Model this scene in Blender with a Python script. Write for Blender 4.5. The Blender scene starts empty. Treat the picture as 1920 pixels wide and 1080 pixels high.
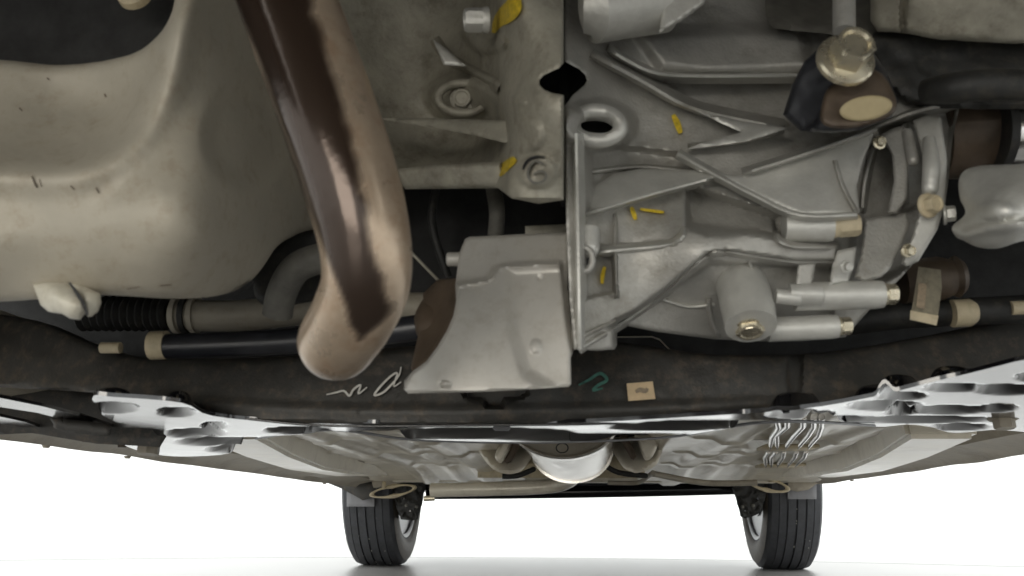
import bpy, bmesh, math, random
import numpy as np
from mathutils import Vector, Matrix, noise
from mathutils.geometry import delaunay_2d_cdt
random.seed(3)
R = math.radians
sc = bpy.context.scene
col = sc.collection

# ---------------------------------------------------------------- camera
F = 1750.0                      # focal length in pixels of the 1920 wide picture
CAM = Vector((0, 0, .162))
VP = (1100.0, 972.0)            # where the long axis of the car vanishes
ROLL = -.013
dy = Vector(((VP[0]-960)/F, -(VP[1]-540)/F, -1)).normalized()
up = Vector((ROLL, 1, 0)); up = (up - dy*up.dot(dy)).normalized()
dx = dy.cross(up).normalized()
M = Matrix((dx, dy, up))        # camera -> world rotation
cd = bpy.data.cameras.new('camera'); cam = bpy.data.objects.new('camera', cd); col.objects.link(cam)
cam.matrix_world = Matrix.Translation(CAM) @ M.to_4x4()
cd.sensor_width = 36; cd.lens = 36*F/1920; cd.clip_start = .02; cd.clip_end = 200
cd.dof.use_dof = True; cd.dof.focus_distance = 1.6; cd.dof.aperture_fstop = 15
sc.camera = cam

# ---------------------------------------------------------------- light: a bright white photo studio
w = bpy.data.worlds.new('World'); sc.world = w; w.use_nodes = True
bgn = w.node_tree.nodes['Background']; bgn.inputs[0].default_value = (.97, 1, .985, 1); bgn.inputs[1].default_value = 1.9
def area(name, loc, target, size, power, colr=(1, 1, 1)):
    l = bpy.data.lights.new(name, 'AREA'); l.size = size; l.energy = power; l.color = colr
    o = bpy.data.objects.new(name, l); col.objects.link(o); o.location = loc
    o.rotation_euler = (Vector(target)-Vector(loc)).to_track_quat('-Z', 'Y').to_euler(); return o
area('front_fill_lamp', (-.9, -2.8, .6), (0, .6, .4), 1.8, 55, (1, .94, .84))  # unseen fill lamp added to lift the engine bay
sc.view_settings.view_transform = 'Standard'; sc.view_settings.look = 'None'
sc.view_settings.exposure = .4; sc.view_settings.gamma = 1

# ---------------------------------------------------------------- placing helpers
def ray(px, py): return M @ Vector(((px-960)/F, (540-py)/F, -1))
def P(px, py, Y):               # point at distance Y along the car
    d = ray(px, py); return CAM + d*(Y/d.y)
def Q(px, py, z):               # point on a level surface of height z
    d = ray(px, py); return CAM + d*((z-CAM.z)/d.z)
def pxm(Y): return Y/F          # metres per picture pixel at distance Y

def tagt(o, label, cat, kind=None, group=None):
    o['label'] = label; o['category'] = cat
    if kind: o['kind'] = kind
    if group: o['group'] = group
def link(name, me, mat, parent, label=None, smooth=True):
    o = bpy.data.objects.new(name, me); col.objects.link(o)
    if mat: me.materials.append(mat)
    if parent: o.parent = parent
    if label: o['label'] = label
    if smooth:
        for p in me.polygons: p.use_smooth = True
    return o
def autosmooth(me, deg=38):
    bm = bmesh.new(); bm.from_mesh(me)
    bmesh.ops.recalc_face_normals(bm, faces=bm.faces)
    for e in bm.edges:
        e.smooth = not (len(e.link_faces) == 2 and e.calc_face_angle(0) > R(deg))
    bm.to_mesh(me); bm.free()

# ---------------------------------------------------------------- materials
MATS = {}
def mat(name, base, rough=.5, metal=0, var=.25, scale=40, bump=.1, bscale=200, spots=None, spot_amt=.5, spot_scale=30,
        coat=0, attr=None, attr_col=None, attr_rough=None, rvar=.1, spec=.5):
    m = bpy.data.materials.new(name); m.use_nodes = True; nt = m.node_tree; N = nt.nodes; L = nt.links
    b = N['Principled BSDF']; tc = N.new('ShaderNodeTexCoord')
    n1 = N.new('ShaderNodeTexNoise'); n1.inputs['Scale'].default_value = scale; n1.inputs['Detail'].default_value = 6
    n1.inputs['Roughness'].default_value = .65
    L.new(tc.outputs['Object'], n1.inputs['Vector'])
    r = N.new('ShaderNodeValToRGB'); L.new(n1.outputs[0], r.inputs[0])
    r.color_ramp.elements[0].position = .3; r.color_ramp.elements[1].position = .7
    r.color_ramp.elements[0].color = [max(0, c*(1-var)) for c in base]+[1]
    r.color_ramp.elements[1].color = [min(1, c*(1+var)) for c in base]+[1]
    c = r.outputs[0]
    if spots:
        n2 = N.new('ShaderNodeTexNoise'); n2.inputs['Scale'].default_value = spot_scale; n2.inputs['Detail'].default_value = 8
        n2.inputs['Roughness'].default_value = .75
        L.new(tc.outputs['Object'], n2.inputs['Vector'])
        r2 = N.new('ShaderNodeValToRGB'); L.new(n2.outputs[0], r2.inputs[0])
        r2.color_ramp.elements[0].position = .5; r2.color_ramp.elements[1].position = .68
        r2.color_ramp.elements[0].color = (0, 0, 0, 1); r2.color_ramp.elements[1].color = (spot_amt,)*3+(1,)
        mx = N.new('ShaderNodeMix'); mx.data_type = 'RGBA'; L.new(r2.outputs[0], mx.inputs[0]); L.new(c, mx.inputs[6])
        mx.inputs[7].default_value = list(spots)+[1]; c = mx.outputs[2]
    rr = N.new('ShaderNodeMapRange'); L.new(n1.outputs[0], rr.inputs[0]); rr.inputs[3].default_value = max(.02, rough-rvar)
    rr.inputs[4].default_value = min(1, rough+rvar); ro = rr.outputs[0]
    if attr:
        a = N.new('ShaderNodeAttribute'); a.attribute_name = attr
        mx = N.new('ShaderNodeMix'); mx.data_type = 'RGBA'; L.new(a.outputs['Fac'], mx.inputs[0]); L.new(c, mx.inputs[6])
        mx.inputs[7].default_value = list(attr_col)+[1]; c = mx.outputs[2]
        if attr_rough is not None:
            mr = N.new('ShaderNodeMix'); L.new(a.outputs['Fac'], mr.inputs[0]); L.new(ro, mr.inputs[2]); mr.inputs[3].default_value = attr_rough
            ro = mr.outputs[0]
    L.new(c, b.inputs['Base Color']); L.new(ro, b.inputs['Roughness'])
    b.inputs['Metallic'].default_value = metal; b.inputs['Coat Weight'].default_value = coat; b.inputs['Coat Roughness'].default_value = .08
    b.inputs['Specular IOR Level'].default_value = spec
    if bump:
        n3 = N.new('ShaderNodeTexNoise'); n3.inputs['Scale'].default_value = bscale; n3.inputs['Detail'].default_value = 5
        L.new(tc.outputs['Object'], n3.inputs['Vector'])
        bp = N.new('ShaderNodeBump'); bp.inputs['Strength'].default_value = bump; bp.inputs['Distance'].default_value = .002
        L.new(n3.outputs[0], bp.inputs['Height']); L.new(bp.outputs[0], b.inputs['Normal'])
    MATS[name] = m; return m

PAN = mat('pan_paint', (.415, .38, .31), .55, .1, .08, 30, .15, 160, (.22, .165, .10), .42, 60)
BLOCK = mat('engine_casting', (.36, .34, .28), .55, .2, .25, 30, .3, 220, (.13, .11, .08), .6, 40)
CAST = mat('cast_aluminium', (.45, .44, .41), .50, .42, .20, 20, .3, 420, (.19, .165, .12), .55, 15)
CASTB = mat('cast_aluminium_bright', (.58, .575, .54), .47, .45, .12, 40, .2, 260)
PIPE = mat('exhaust_steel', (.44, .345, .255), .30, .5, .18, 35, .08, 160, (.30, .185, .11), .62, 48, attr='stain_reflection', attr_col=(.045, .030, .022), attr_rough=.14)
BRACK = mat('bracket_steel', (.50, .48, .44), .42, .25, .08, 25, .05, 100, (.30, .26, .2), .35, 70)
ZINC = mat('zinc_bolt', (.66, .60, .46), .28, .8, .15, 60, .05, 200)
BEIGE = mat('beige_plastic', (.55, .47, .32), .5, 0, .15, 60, .1, 200, (.25, .2, .12), .4, 90)
BLACK = mat('black_rubber', (.018, .018, .017), .6, 0, .4, 60, .2, 300, (.07, .06, .045), .5, 90)
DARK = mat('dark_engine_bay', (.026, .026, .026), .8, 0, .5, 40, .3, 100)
FRAME = mat('subframe_black_paint', (.040, .038, .034), .55, 0, .35, 14, .2, 420, (.13, .10, .07), .6, 75)
GLOSS = mat('subframe_gloss_paint', (.008, .008, .010), .13, 0, .4, 25, .03, 60, spec=.9, rvar=.05)
TUBEB = mat('dark_blue_tube', (.020, .021, .026), .35, 0, .3, 40, .05, 200)
FLOORP = mat('underbody_paint', (.74, .69, .58), .33, .1, .08, 12, .03, 30, (.38, .31, .22), .5, 9, coat=.22)
SILL = mat('sill_coating', (.33, .295, .235), .5, 0, .18, 14, .4, 160, (.14, .11, .07), .5, 12)
ALU = mat('muffler_steel', (.80, .77, .72), .22, .9, .05, 30, .02, 80)
TYRE = mat('tyre_rubber', (.045, .047, .053), .58, 0, .3, 50, .2, 200, (.09, .085, .08), .3, 120)
RUBL = mat('tyre_sidewall', (.05, .047, .043), .5, 0, .3, 40, .1, 200)
RIM = mat('rim_paint', (.012, .012, .013), .15, .2, .2, 40, 0)
CHROME = mat('bare_metal', (.75, .74, .72), .2, .95, .1, 60, .02)
GREYP = mat('grey_flap', (.22, .22, .23), .5, 0, .1, 30, .05)
YEL = mat('yellow_paint_mark', (.62, .45, .03), .6, 0, .45, 260, .1)
CHALK = mat('white_marker', (.55, .54, .50), .7, 0, .2, 300, 0)
GREEN = mat('green_marker', (.07, .19, .15), .7, 0, .4, 200, 0)
LABEL = mat('paper_label', (.62, .47, .29), .7, 0, .12, 120, .05)
DUSTB = mat('dusty_dark_casting', (.12, .115, .10), .65, 0, .3, 60, .2, 220)
TAGM = mat('dusty_tag_paper', (.24, .215, .155), .8, 0, .25, 90, .1, 200, (.10, .085, .06), .6, 120)
OLIVE = mat('olive_plastic', (.40, .33, .19), .6, 0, .08, 80, .05)
RUBD = mat('dusty_sidewall', (.13, .11, .09), .6, 0, .3, 60, .2, 260)
LIP = mat('rim_lip_paint', (.30, .30, .31), .35, .3, .15, 50, .03)
GREYPR = mat('label_print', (.28, .22, .15), .7, 0, .3, 300, 0)
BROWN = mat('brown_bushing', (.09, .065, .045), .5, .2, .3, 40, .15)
WHITE = mat('white_floor', (.345, .335, .328), .3, 0, .01, 3, 0, rvar=.02)
WALLM = mat('white_backdrop', (.86, .86, .86), .8, 0, .01, 3, 0)
SEAM = mat('edge_strip_rubber', (.10, .10, .10), .8, 0, .05, 3, 0)  # dark grey rubber strip round the turntable

# ---------------------------------------------------------------- mesh helpers
def catmull(pts, n=6, closed=True):
    pts = [tuple(map(float, p)) for p in pts]; out = []; m = len(pts)
    rng = range(m) if closed else range(m-1)
    for i in rng:
        if closed: p0, p1, p2, p3 = pts[i-1], pts[i], pts[(i+1) % m], pts[(i+2) % m]
        else: p0, p1, p2, p3 = pts[max(i-1, 0)], pts[i], pts[i+1], pts[min(i+2, m-1)]
        for k in range(n):
            t = k/n
            out.append(tuple(.5*((2*b)+(-a+c)*t+(2*a-5*b+4*c-d)*t*t+(-a+3*b-3*c+d)*t**3) for a, b, c, d in zip(p0, p1, p2, p3)))
    if not closed: out.append(pts[-1])
    return out
def resample(poly, step):
    out = []
    for i in range(len(poly)):
        a = np.array(poly[i]); b = np.array(poly[(i+1) % len(poly)]); d = np.linalg.norm(b-a)
        k = max(1, int(d/step))
        for j in range(k): out.append(tuple(a+(b-a)*j/k))
    return out
def segdist(pts, line, closed):
    pts = np.asarray(pts, float); best = np.full(len(pts), 1e9); L = np.asarray(line, float)
    n = len(L) if closed else len(L)-1
    for i in range(n):
        a = L[i]; b = L[(i+1) % len(L)]; ab = b-a; q = max(ab@ab, 1e-9)
        t = np.clip(((pts-a)@ab)/q, 0, 1); d = np.hypot(*(pts-a-t[:, None]*ab).T); best = np.minimum(best, d)
    return best
def inside(pts, poly):
    pts = np.asarray(pts, float); x = pts[:, 0]; y = pts[:, 1]; c = np.zeros(len(pts), bool); L = poly
    for i in range(len(L)):
        x1, y1 = L[i-1]; x2, y2 = L[i]
        if y1 == y2: continue
        m = ((y1 > y) != (y2 > y)) & (x < (x2-x1)*(y-y1)/(y2-y1)+x1); c ^= m
    return c
def sdist(pts, poly):           # positive inside
    d = segdist(pts, poly, True); s = inside(pts, poly); return np.where(s, d, -d)
def sstep(x): x = np.clip(x, 0, 1); return x*x*(3-2*x)
class Depth:                    # smooth surface through control points, with steps and ridges added
    def __init__(s, ctrl):
        s.c = np.array(ctrl, float); s.f = []
        p = s.c[:, :2]/400; n = len(p); r = np.hypot(*(p[:, None]-p[None]).transpose(2, 0, 1))
        K = s.k(r); A = np.zeros((n+3, n+3)); A[:n, :n] = K+np.eye(n)*1e-4; A[:n, n] = 1; A[:n, n+1:] = p; A[n, :n] = 1; A[n+1:, :n] = p.T
        s.w = np.linalg.lstsq(A, np.r_[s.c[:, 2], 0, 0, 0], rcond=None)[0]
    def k(s, r): return r*r*np.log(r+1e-9)
    def step(s, poly, dh, soft=8): s.f.append(lambda q: dh*sstep(.5+sdist(q, poly)/soft)); return s
    def ridge(s, line, wid, h, flat=.3, smooth=True):
        l = catmull(line, 5, False) if smooth and len(line) > 2 else line
        s.f.append(lambda q: -h*(1-sstep((segdist(q, l, False)/wid-flat)/(1-flat)))); return s
    def hump(s, line, wid, h):
        l = catmull(line, 5, False)
        s.f.append(lambda q: -h*np.exp(-(segdist(q, l, False)/wid)**2)); return s
    def disc(s, x, y, rx, ry, dh, soft=.25):
        s.f.append(lambda q: dh*(1-sstep((np.hypot((q[:, 0]-x)/rx, (q[:, 1]-y)/ry)-1+soft)/(2*soft)))); return s
    def __call__(s, q):
        q = np.asarray(q, float); p = q/400; r = np.hypot(*(p[:, None]-s.c[None, :, :2]/400).transpose(2, 0, 1))
        v = s.k(r)@s.w[:-3]+s.w[-3]+p@s.w[-2:]
        for f in s.f: v = v+f(q)
        return v
def relief(name, outline, depth, m, parent, edge=12, thick=.04, step=6, shrink=.96, label=None, rough=.0, attr=None, holes=(), deg=50):
    if not callable(depth): d0 = depth; depth = lambda q: np.full(len(q), d0)
    ol = resample(outline, step*1.2)
    hs = [resample(h, step) for h in holes]
    a = np.array(ol); x0, y0 = a.min(0); x1, y1 = a.max(0)
    gx, gy = np.meshgrid(np.arange(x0, x1, step), np.arange(y0, y1, step))
    gx = gx+(np.arange(gx.shape[0])[:, None] % 2)*step*.5
    g = np.c_[gx.ravel(), gy.ravel()]
    sd = sdist(g, ol); g = g[sd > step*.55]
    for h in hs: g = g[sdist(g, h) < -step*.5]
    pts = [Vector(p) for p in ol]; faces = [list(range(len(ol)))]
    edges = []
    if hs:
        faces = []
        edges = [(i, (i+1) % len(ol)) for i in range(len(ol))]
        for h in hs:
            s0 = len(pts); pts += [Vector(p) for p in h]; edges += [(s0+i, s0+(i+1) % len(h)) for i in range(len(h))]
    pts += [Vector(p) for p in g]
    vv, ee, ff, *_ = delaunay_2d_cdt(pts, edges, faces, 1 if faces else 0, 1e-5)
    v = np.array([tuple(p) for p in vv])
    ff = [list(f) for f in ff]
    cen = np.array([v[f].mean(0) for f in ff]); keep = inside(cen, ol)
    for h in hs: keep &= ~inside(cen, h)
    ff = [f for f, k in zip(ff, keep) if k]
    Y = depth(v)
    de = segdist(v, ol, True)
    for h in hs: de = np.minimum(de, segdist(v, h, True))
    if edge > 0:
        t = np.clip(1-de/edge, 0, 1); Y = Y+edge*pxm(Y)*(1-np.sqrt(np.clip(1-t*t, 0, 1)))
    W = [P(p[0], p[1], y) for p, y in zip(v, Y)]
    if rough:
        W = [p+Vector((0, rough*noise.fractal(p*60, .8, 2, 4), 0)) for p in W]
    # directed boundary
    ec = {}
    for f in ff:
        for i in range(len(f)): ec[(f[i], f[(i+1) % len(f)])] = 1
    bd = [e for e in ec if (e[1], e[0]) not in ec]
    c = v.mean(0); back = {}
    for e in bd:
        for i in e:
            if i not in back:
                p = v[i]; inh = any(abs(segdist([p], h, True)[0]) < 1 for h in hs)
                q = p if inh else c+(p-c)*shrink
                back[i] = len(W); W.append(P(q[0], q[1], Y[i]+thick))
    for i, j in bd: ff.append([j, i, back[i], back[j]])
    me = bpy.data.meshes.new(name); me.from_pydata([tuple(p) for p in W], [], ff); me.update()
    if attr:
        for an, fn in attr.items():
            at = me.attributes.new(an, 'FLOAT', 'POINT'); val = np.r_[fn(v), np.zeros(len(W)-len(v))]
            at.data.foreach_set('value', val.astype(np.float32))
    autosmooth(me, deg)
    return link(name, me, m, parent, label)
def frames(pts):
    T = [(pts[min(i+1, len(pts)-1)]-pts[max(i-1, 0)]).normalized() for i in range(len(pts))]
    n = T[0].orthogonal().normalized(); out = []
    for t in T:
        n = (n-t*n.dot(t)).normalized(); out.append((t, n, t.cross(n)))
    return out
def tube_mesh(bm, pts, rad, seg=16, cap='flat', sm=0):
    pts = [Vector(p) for p in pts]; rad = rad if isinstance(rad, (list, tuple)) else [rad]*len(pts)
    if sm:
        q = catmull([tuple(p)+(r,) for p, r in zip(pts, rad)], sm, False); pts = [Vector(a[:3]) for a in q]; rad = [a[3] for a in q]
    pts = list(pts); rad = list(rad)
    if cap == 'round':
        d = (pts[-1]-pts[-2]).normalized(); r = rad[-1]; e = pts[-1]
        for k in range(1, 6): a = k*math.pi/2/5.5; pts.append(e+d*r*math.sin(a)); rad.append(r*math.cos(a))
    rings = []
    for p, r, (t, n, b) in zip(pts, rad, frames(pts)):
        rings.append([bm.verts.new(p+(n*math.cos(a)+b*math.sin(a))*r) for a in (2*math.pi*k/seg for k in range(seg))])
    for a, b in zip(rings, rings[1:]):
        for k in range(seg): bm.faces.new((a[k], a[(k+1) % seg], b[(k+1) % seg], b[k]))
    if cap: bm.faces.new(rings[0][::-1]); bm.faces.new(rings[-1])
    return rings
def done(name, bm, m, parent, label=None, deg=38, bevel=0):
    bmesh.ops.recalc_face_normals(bm, faces=bm.faces)
    if bevel:
        es = [e for e in bm.edges if len(e.link_faces) == 2 and e.calc_face_angle(0) > R(30)]
        bmesh.ops.bevel(bm, geom=es, offset=bevel, segments=2, affect='EDGES', clamp_overlap=True)
    me = bpy.data.meshes.new(name); bm.to_mesh(me); bm.free(); autosmooth(me, deg)
    return link(name, me, m, parent, label)
def tube(name, pts, rad, m, parent, seg=16, cap='flat', sm=0, label=None):
    bm = bmesh.new(); tube_mesh(bm, pts, rad, seg, cap, sm); return done(name, bm, m, parent, label)
def turned(name, c, axis, prof, m, parent, seg=28, label=None, deg=35):   # prof: (distance along axis, radius)
    c = Vector(c); ax = Vector(axis).normalized(); n = ax.orthogonal().normalized(); b = ax.cross(n)
    bm = bmesh.new(); rings = []
    for h, r in prof: rings.append([bm.verts.new(c+ax*h+(n*math.cos(a)+b*math.sin(a))*max(r, 1e-5)) for a in (2*math.pi*k/seg for k in range(seg))])
    for a, q in zip(rings, rings[1:]):
        for k in range(seg): bm.faces.new((a[k], a[(k+1) % seg], q[(k+1) % seg], q[k]))
    bm.faces.new(rings[0][::-1]); bm.faces.new(rings[-1])
    return done(name, bm, m, parent, label, deg)
def prism(name, pts, vec, m, parent, label=None, bevel=0):
    bm = bmesh.new(); a = [bm.verts.new(Vector(p)) for p in pts]; b = [bm.verts.new(Vector(p)+Vector(vec)) for p in pts]
    bm.faces.new(a[::-1]); bm.faces.new(b)
    for i in range(len(a)): bm.faces.new((a[i-1], a[i], b[i], b[i-1]))
    return done(name, bm, m, parent, label, 30, bevel)
def box(name, lo, hi, m, parent, label=None, bevel=0):
    (x0, y0, z0), (x1, y1, z1) = lo, hi
    return prism(name, [(x0, y0, z0), (x1, y0, z0), (x1, y1, z0), (x0, y1, z0)], (0, 0, z1-z0), m, parent, label, bevel)
def bolt(c, axis, r, h, m, parent, name='bolt', label=None, flange=1.35, dish=True):
    c = Vector(c); ax = Vector(axis).normalized(); n = ax.orthogonal().normalized(); b = ax.cross(n); bm = bmesh.new()
    def ring(hh, rr, k=24, hexa=False):
        out = []
        for i in range(k):
            a = 2*math.pi*i/k; q = rr
            if hexa: q = rr*math.cos(math.pi/6)/math.cos((a % (math.pi/3))-math.pi/6)
            out.append(bm.verts.new(c+ax*hh+(n*math.cos(a)+b*math.sin(a))*q))
        return out
    rs = [ring(0, r*flange), ring(h*.16, r*flange), ring(h*.24, r*flange*.93), ring(h*.3, r, hexa=True), ring(h*.9, r, hexa=True), ring(h, r*.85)]
    if dish: rs += [ring(h, r*.7), ring(h*.9, r*.6)]
    for a, q in zip(rs, rs[1:]):
        for k in range(24): bm.faces.new((a[k], a[(k+1) % 24], q[(k+1) % 24], q[k]))
    bm.faces.new(rs[0][::-1]); bm.faces.new(rs[-1])
    return done(name, bm, m, parent, label, 28)
def strip(name, pxs, wid, depth, m, parent, label=None, off=.0010, th=.0006, sm=5):  # thin paint stroke lying on a surface
    q = catmull(pxs, sm, False) if sm and len(pxs) > 2 else pxs
    q = np.array(q, float); d = np.gradient(q[:, :2], axis=0); d /= np.maximum(np.hypot(*d.T), 1e-6)[:, None]; nn = np.c_[-d[:, 1], d[:, 0]]
    k = len(q); t = np.linspace(0, 1, k); ww = (q[:, 2] if q.shape[1] > 2 else np.full(k, 1.0))*wid*(.35+.65*np.sin(np.pi*np.clip(t, .04, .96))**.5)
    U = np.linspace(-.5, .5, 5); bm = bmesh.new(); rows = []
    cols = [q[:, :2]+nn*(ww*u)[:, None] for u in U]
    ds = [depth(c) if callable(depth) else np.full(k, depth) for c in cols]
    for i in range(k):
        f = [bm.verts.new(P(*cols[u][i], ds[u][i]-off)) for u in range(5)]; b = [bm.verts.new(P(*cols[u][i], ds[u][i]-off+th)) for u in (4, 3, 2, 1, 0)]
        rows.append(f+b)
    for a, b in zip(rows, rows[1:]):
        for j in range(10): bm.faces.new((a[j], a[(j+1) % 10], b[(j+1) % 10], b[j]))
    bm.faces.new(rows[0]); bm.faces.new(rows[-1][::-1])
    return done(name, bm, m, parent, label)
def bar(name, pxs, wid, depth, h, m, parent, label=None, sm=4, top=.45, taper=True, sink=.012):
    q = catmull(pxs, sm, False) if sm and len(pxs) > 2 else resample(list(pxs)+[pxs[-1]], 25)
    q = np.array(q, float)[:, :2]; d = np.gradient(q, axis=0); d /= np.maximum(np.hypot(*d.T), 1e-6)[:, None]; nn = np.c_[-d[:, 1], d[:, 0]]
    k = len(q); t = np.linspace(0, 1, k); hh = h*(np.clip(np.minimum(t, 1-t)*8+.15, 0, 1) if taper else np.ones(k))
    dc = depth(q) if callable(depth) else np.full(k, depth); bm = bmesh.new(); rows = []
    prof = [(-1.15, -sink), (-.62, .12), (-.40, .55), (-.30, .9), (-.18, 1), (.18, 1), (.30, .9), (.40, .55), (.62, .12), (1.15, -sink)]; m_ = len(prof)
    for i in range(k):
        row = []
        for u, v in prof:
            p = q[i]+nn[i]*wid*u; row.append(bm.verts.new(P(p[0], p[1], dc[i]-(hh[i]*v if v > 0 else v))))
        rows.append(row)
    for a, b in zip(rows, rows[1:]):
        for j in range(m_): bm.faces.new((a[j], a[(j+1) % m_], b[(j+1) % m_], b[j]))
    bm.faces.new(rows[0]); bm.faces.new(rows[-1][::-1])
    return done(name, bm, m, parent, label, 40)
def ell(cx, cy, rx, ry, n=24, rot=0):
    c, s = math.cos(rot), math.sin(rot)
    return [(cx+rx*math.cos(a)*c-ry*math.sin(a)*s, cy+rx*math.cos(a)*s+ry*math.sin(a)*c) for a in (2*math.pi*k/n for k in range(n))]

def ringpx(name, cx, cy, rx, ry, tubepx, Y, m, parent, rot=0, label=None):
    pts = [P(x, y, Y) for x, y in ell(cx, cy, rx, ry, 36, rot)]
    bm = bmesh.new(); c = sum(pts, Vector())/36; r = tubepx*pxm(Y); rings = []
    for i, p in enumerate(pts):
        t = (pts[(i+1) % 36]-pts[i-1]).normalized(); o = (p-c).normalized(); n = t.cross(o).normalized()
        rings.append([bm.verts.new(p+(o*math.cos(a)+n*math.sin(a))*r) for a in (2*math.pi*k/10 for k in range(10))])
    for i in range(36):
        a, b = rings[i], rings[(i+1) % 36]
        for k in range(10): bm.faces.new((a[k], a[(k+1) % 10], b[(k+1) % 10], b[k]))
    return done(name, bm, m, parent, label)

# ================================================================ SETTING
def disc(name, cx, cy, r, z0, z1, m, seg=128):
    return turned(name, (cx, cy, z0), (0, 0, 1), [(0, r), (z1-z0-.002, r), (z1-z0, r-.002)], m, None, seg)
fl = box('floor', (-30, -30, -.06), (30, 30, -.012), WHITE, None); fl['kind'] = 'structure'
tt = disc('turntable', -.05, .42, 3.56, -.0115, .003, WHITE); tt['kind'] = 'structure'
rim_ = turned('turntable_edge', (-.05, .42, -.0112), (0, 0, 1), [(0, 3.62), (.0128, 3.62), (.0128, 3.55)], SEAM, None, 128); rim_['kind'] = 'structure'
# surround of the studio: a curved white backdrop
bm = bmesh.new(); prof = [(8.0, -.011), (8.6, .02), (9.0, .2), (9.2, .6), (9.25, 1.2), (9.25, 3.2)]; rings = []
for r_, z_ in prof: rings.append([bm.verts.new((r_*math.cos(a), .4+r_*math.sin(a), z_)) for a in (2*math.pi*k/96 for k in range(96))])
for a, b in zip(rings, rings[1:]):
    for k in range(96): bm.faces.new((a[k], a[(k+1) % 96], b[(k+1) % 96], b[k]))
wl = done('backdrop', bm, WALLM, None); wl['kind'] = 'structure'

# ================================================================ CAR
car = bpy.data.objects.new('car', None); col.objects.link(car); car.location = (0, 0, 0)
tagt(car, 'car seen from below its front end, with its rear wheels on a white floor', 'car')
CX = -.014

# body shell round the engine bay; unseen top and side panels added to block light
box('bonnet_light_block', (-.85, -.18, .80), (.82, 1.25, .82), DARK, car)
box('bumper_light_block', (-.85, -.42, .47), (.82, -.12, .80), SILL, car, None, .03)  # out of view, added and placed to limit the front light
box('wing_light_block', (-.80, .05, .45), (-.72, 1.2, .80), DARK, car)
box('wing_light_block', (.69, .05, .45), (.77, 1.2, .80), DARK, car)
box('firewall', (-.85, 1.13, .30), (.82, 1.16, .80), DARK, car)
bb = box('body_shell', (-.78, 1.16, .335), (.75, 4.05, .80), DARK, car)

# ---------------- engine block side
D = Depth([(600, 0, .70), (800, 0, .74), (905, 0, .70), (940, 0, .61), (700, 150, .74), (850, 180, .74), (915, 200, .70), (945, 200, .62), (720, 300, .72), (940, 330, .61), (900, 300, .70), (1060, 0, .595), (1060, 350, .595), (560, 350, .66)])
D.disc(868, 182, 56, 40, -.035, .4)
D.step([(935, -90), (1062, -90), (1062, 380), (945, 380), (950, 250), (935, 130)], -.035, 16)
D.disc(1008, 322, 36, 30, -.007, .15).ridge([(965, 185), (975, 190)], 14, .008, smooth=False).disc(985, 255, 34, 30, -.006)
D.ridge([(880, 60), (905, 85), (935, 80)], 22, .02)
eo = [(560, -110), (1056, -110), (1057, 118), (1048, 128), (1034, 134), (1018, 142), (1011, 151), (1012, 160), (1020, 168), (1034, 174), (1048, 177), (1057, 178), (1057, 375), (1010, 382), (960, 372), (930, 350), (760, 350), (640, 358), (560, 350)]
eng = relief('engine_block', eo, D, BLOCK, car, 7, .12, 5, label='greyish cast engine block beside the joint line, with yellow paint marks', rough=.0005)
bar('rib', [(815, 72), (850, 112), (938, 158)], 16, D, .020, BLOCK, eng)
relief('highlight_patch', [(812, 74), (838, 92), (874, 124), (832, 122), (822, 100)], .660, CASTB, eng, 4, .02, 4, .98, 'small triangular highlight in brighter metal')  # triangular highlight built in as a patch of brighter metal
relief('brace', [(705, 222), (800, 221), (950, 226), (956, 270), (880, 252), (790, 236)], Depth([(705, 222, .66), (800, 230, .64), (950, 226, .605), (956, 270, .600), (880, 250, .62)]), BLOCK, eng, 6, .03, 5, .98, 'pale tapering brace reaching to the flange')
relief('lower_beam', [(735, 318), (820, 308), (940, 303), (948, 353), (760, 355)], Depth([(735, 318, .65), (940, 303, .61), (948, 350, .615), (760, 352, .655), (840, 320, .625)]), BLOCK, eng, 12, .04, 5, .98, 'smooth pale beam along the bottom of the engine block')
ringpx('boss_rim', 868, 184, 46, 28, 9, .690, BLOCK, eng)
bolt(P(915, 38, .60), (-1, -.25, -.1), 26*pxm(.6), .017, CASTB, eng, label='pale bolt head beside the big yellow paint mark', flange=1.05)
bolt(P(868, 186, .700), (0, -1, -.3), 22*pxm(.65), .008, BLOCK, eng, label='dull recessed bolt')
strip('paint_mark', [(925, 62, .4), (934, 42, .8), (948, 28, 1.1), (962, 12, 1.2), (966, -12, 1)], 30, D, YEL, eng, 'big yellow paint mark at the top edge', .004, .0025)
strip('paint_mark', [(935, 328), (948, 312), (966, 297)], 17, D, YEL, eng, 'short yellow paint dash above the dark gap', .003)
strip('paint_mark', [(905, 341), (922, 339)], 9, D, YEL, eng, 'tiny yellow paint fleck', .003)
# casting number in a ring
strip('casting_number', [(1020, 308), (1004, 302), (992, 314), (990, 330), (1000, 342), (1018, 340), (1024, 328), (1014, 320), (1000, 326)], 5, D, DUSTB, eng, 'raised casting number 6', .0042, .003)
strip('casting_mark', [(980, 318), (988, 302), (1004, 294), (1022, 295)], 5, D, TUBEB, eng, 'dark arc of marker above the number 6', .002)
relief('dark_opening_sheet', [(-160, -150), (335, -150), (345, -20), (325, 60), (280, 110), (200, 135), (110, 140), (-160, 130)], .60, DARK, car, 10, .1, 20, label='black sheet for the shaded opening above the oil pan')  # black sheet stands in for the shade inside the opening
turned('highlight_disc', P(255, -6, .57), (0, -1, .2), [(0, .012), (.006, .012), (.008, .008)], BEIGE, car, label='pale disc for the highlight at the top edge')  # highlight on the black edge, made as a pale disc

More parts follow.
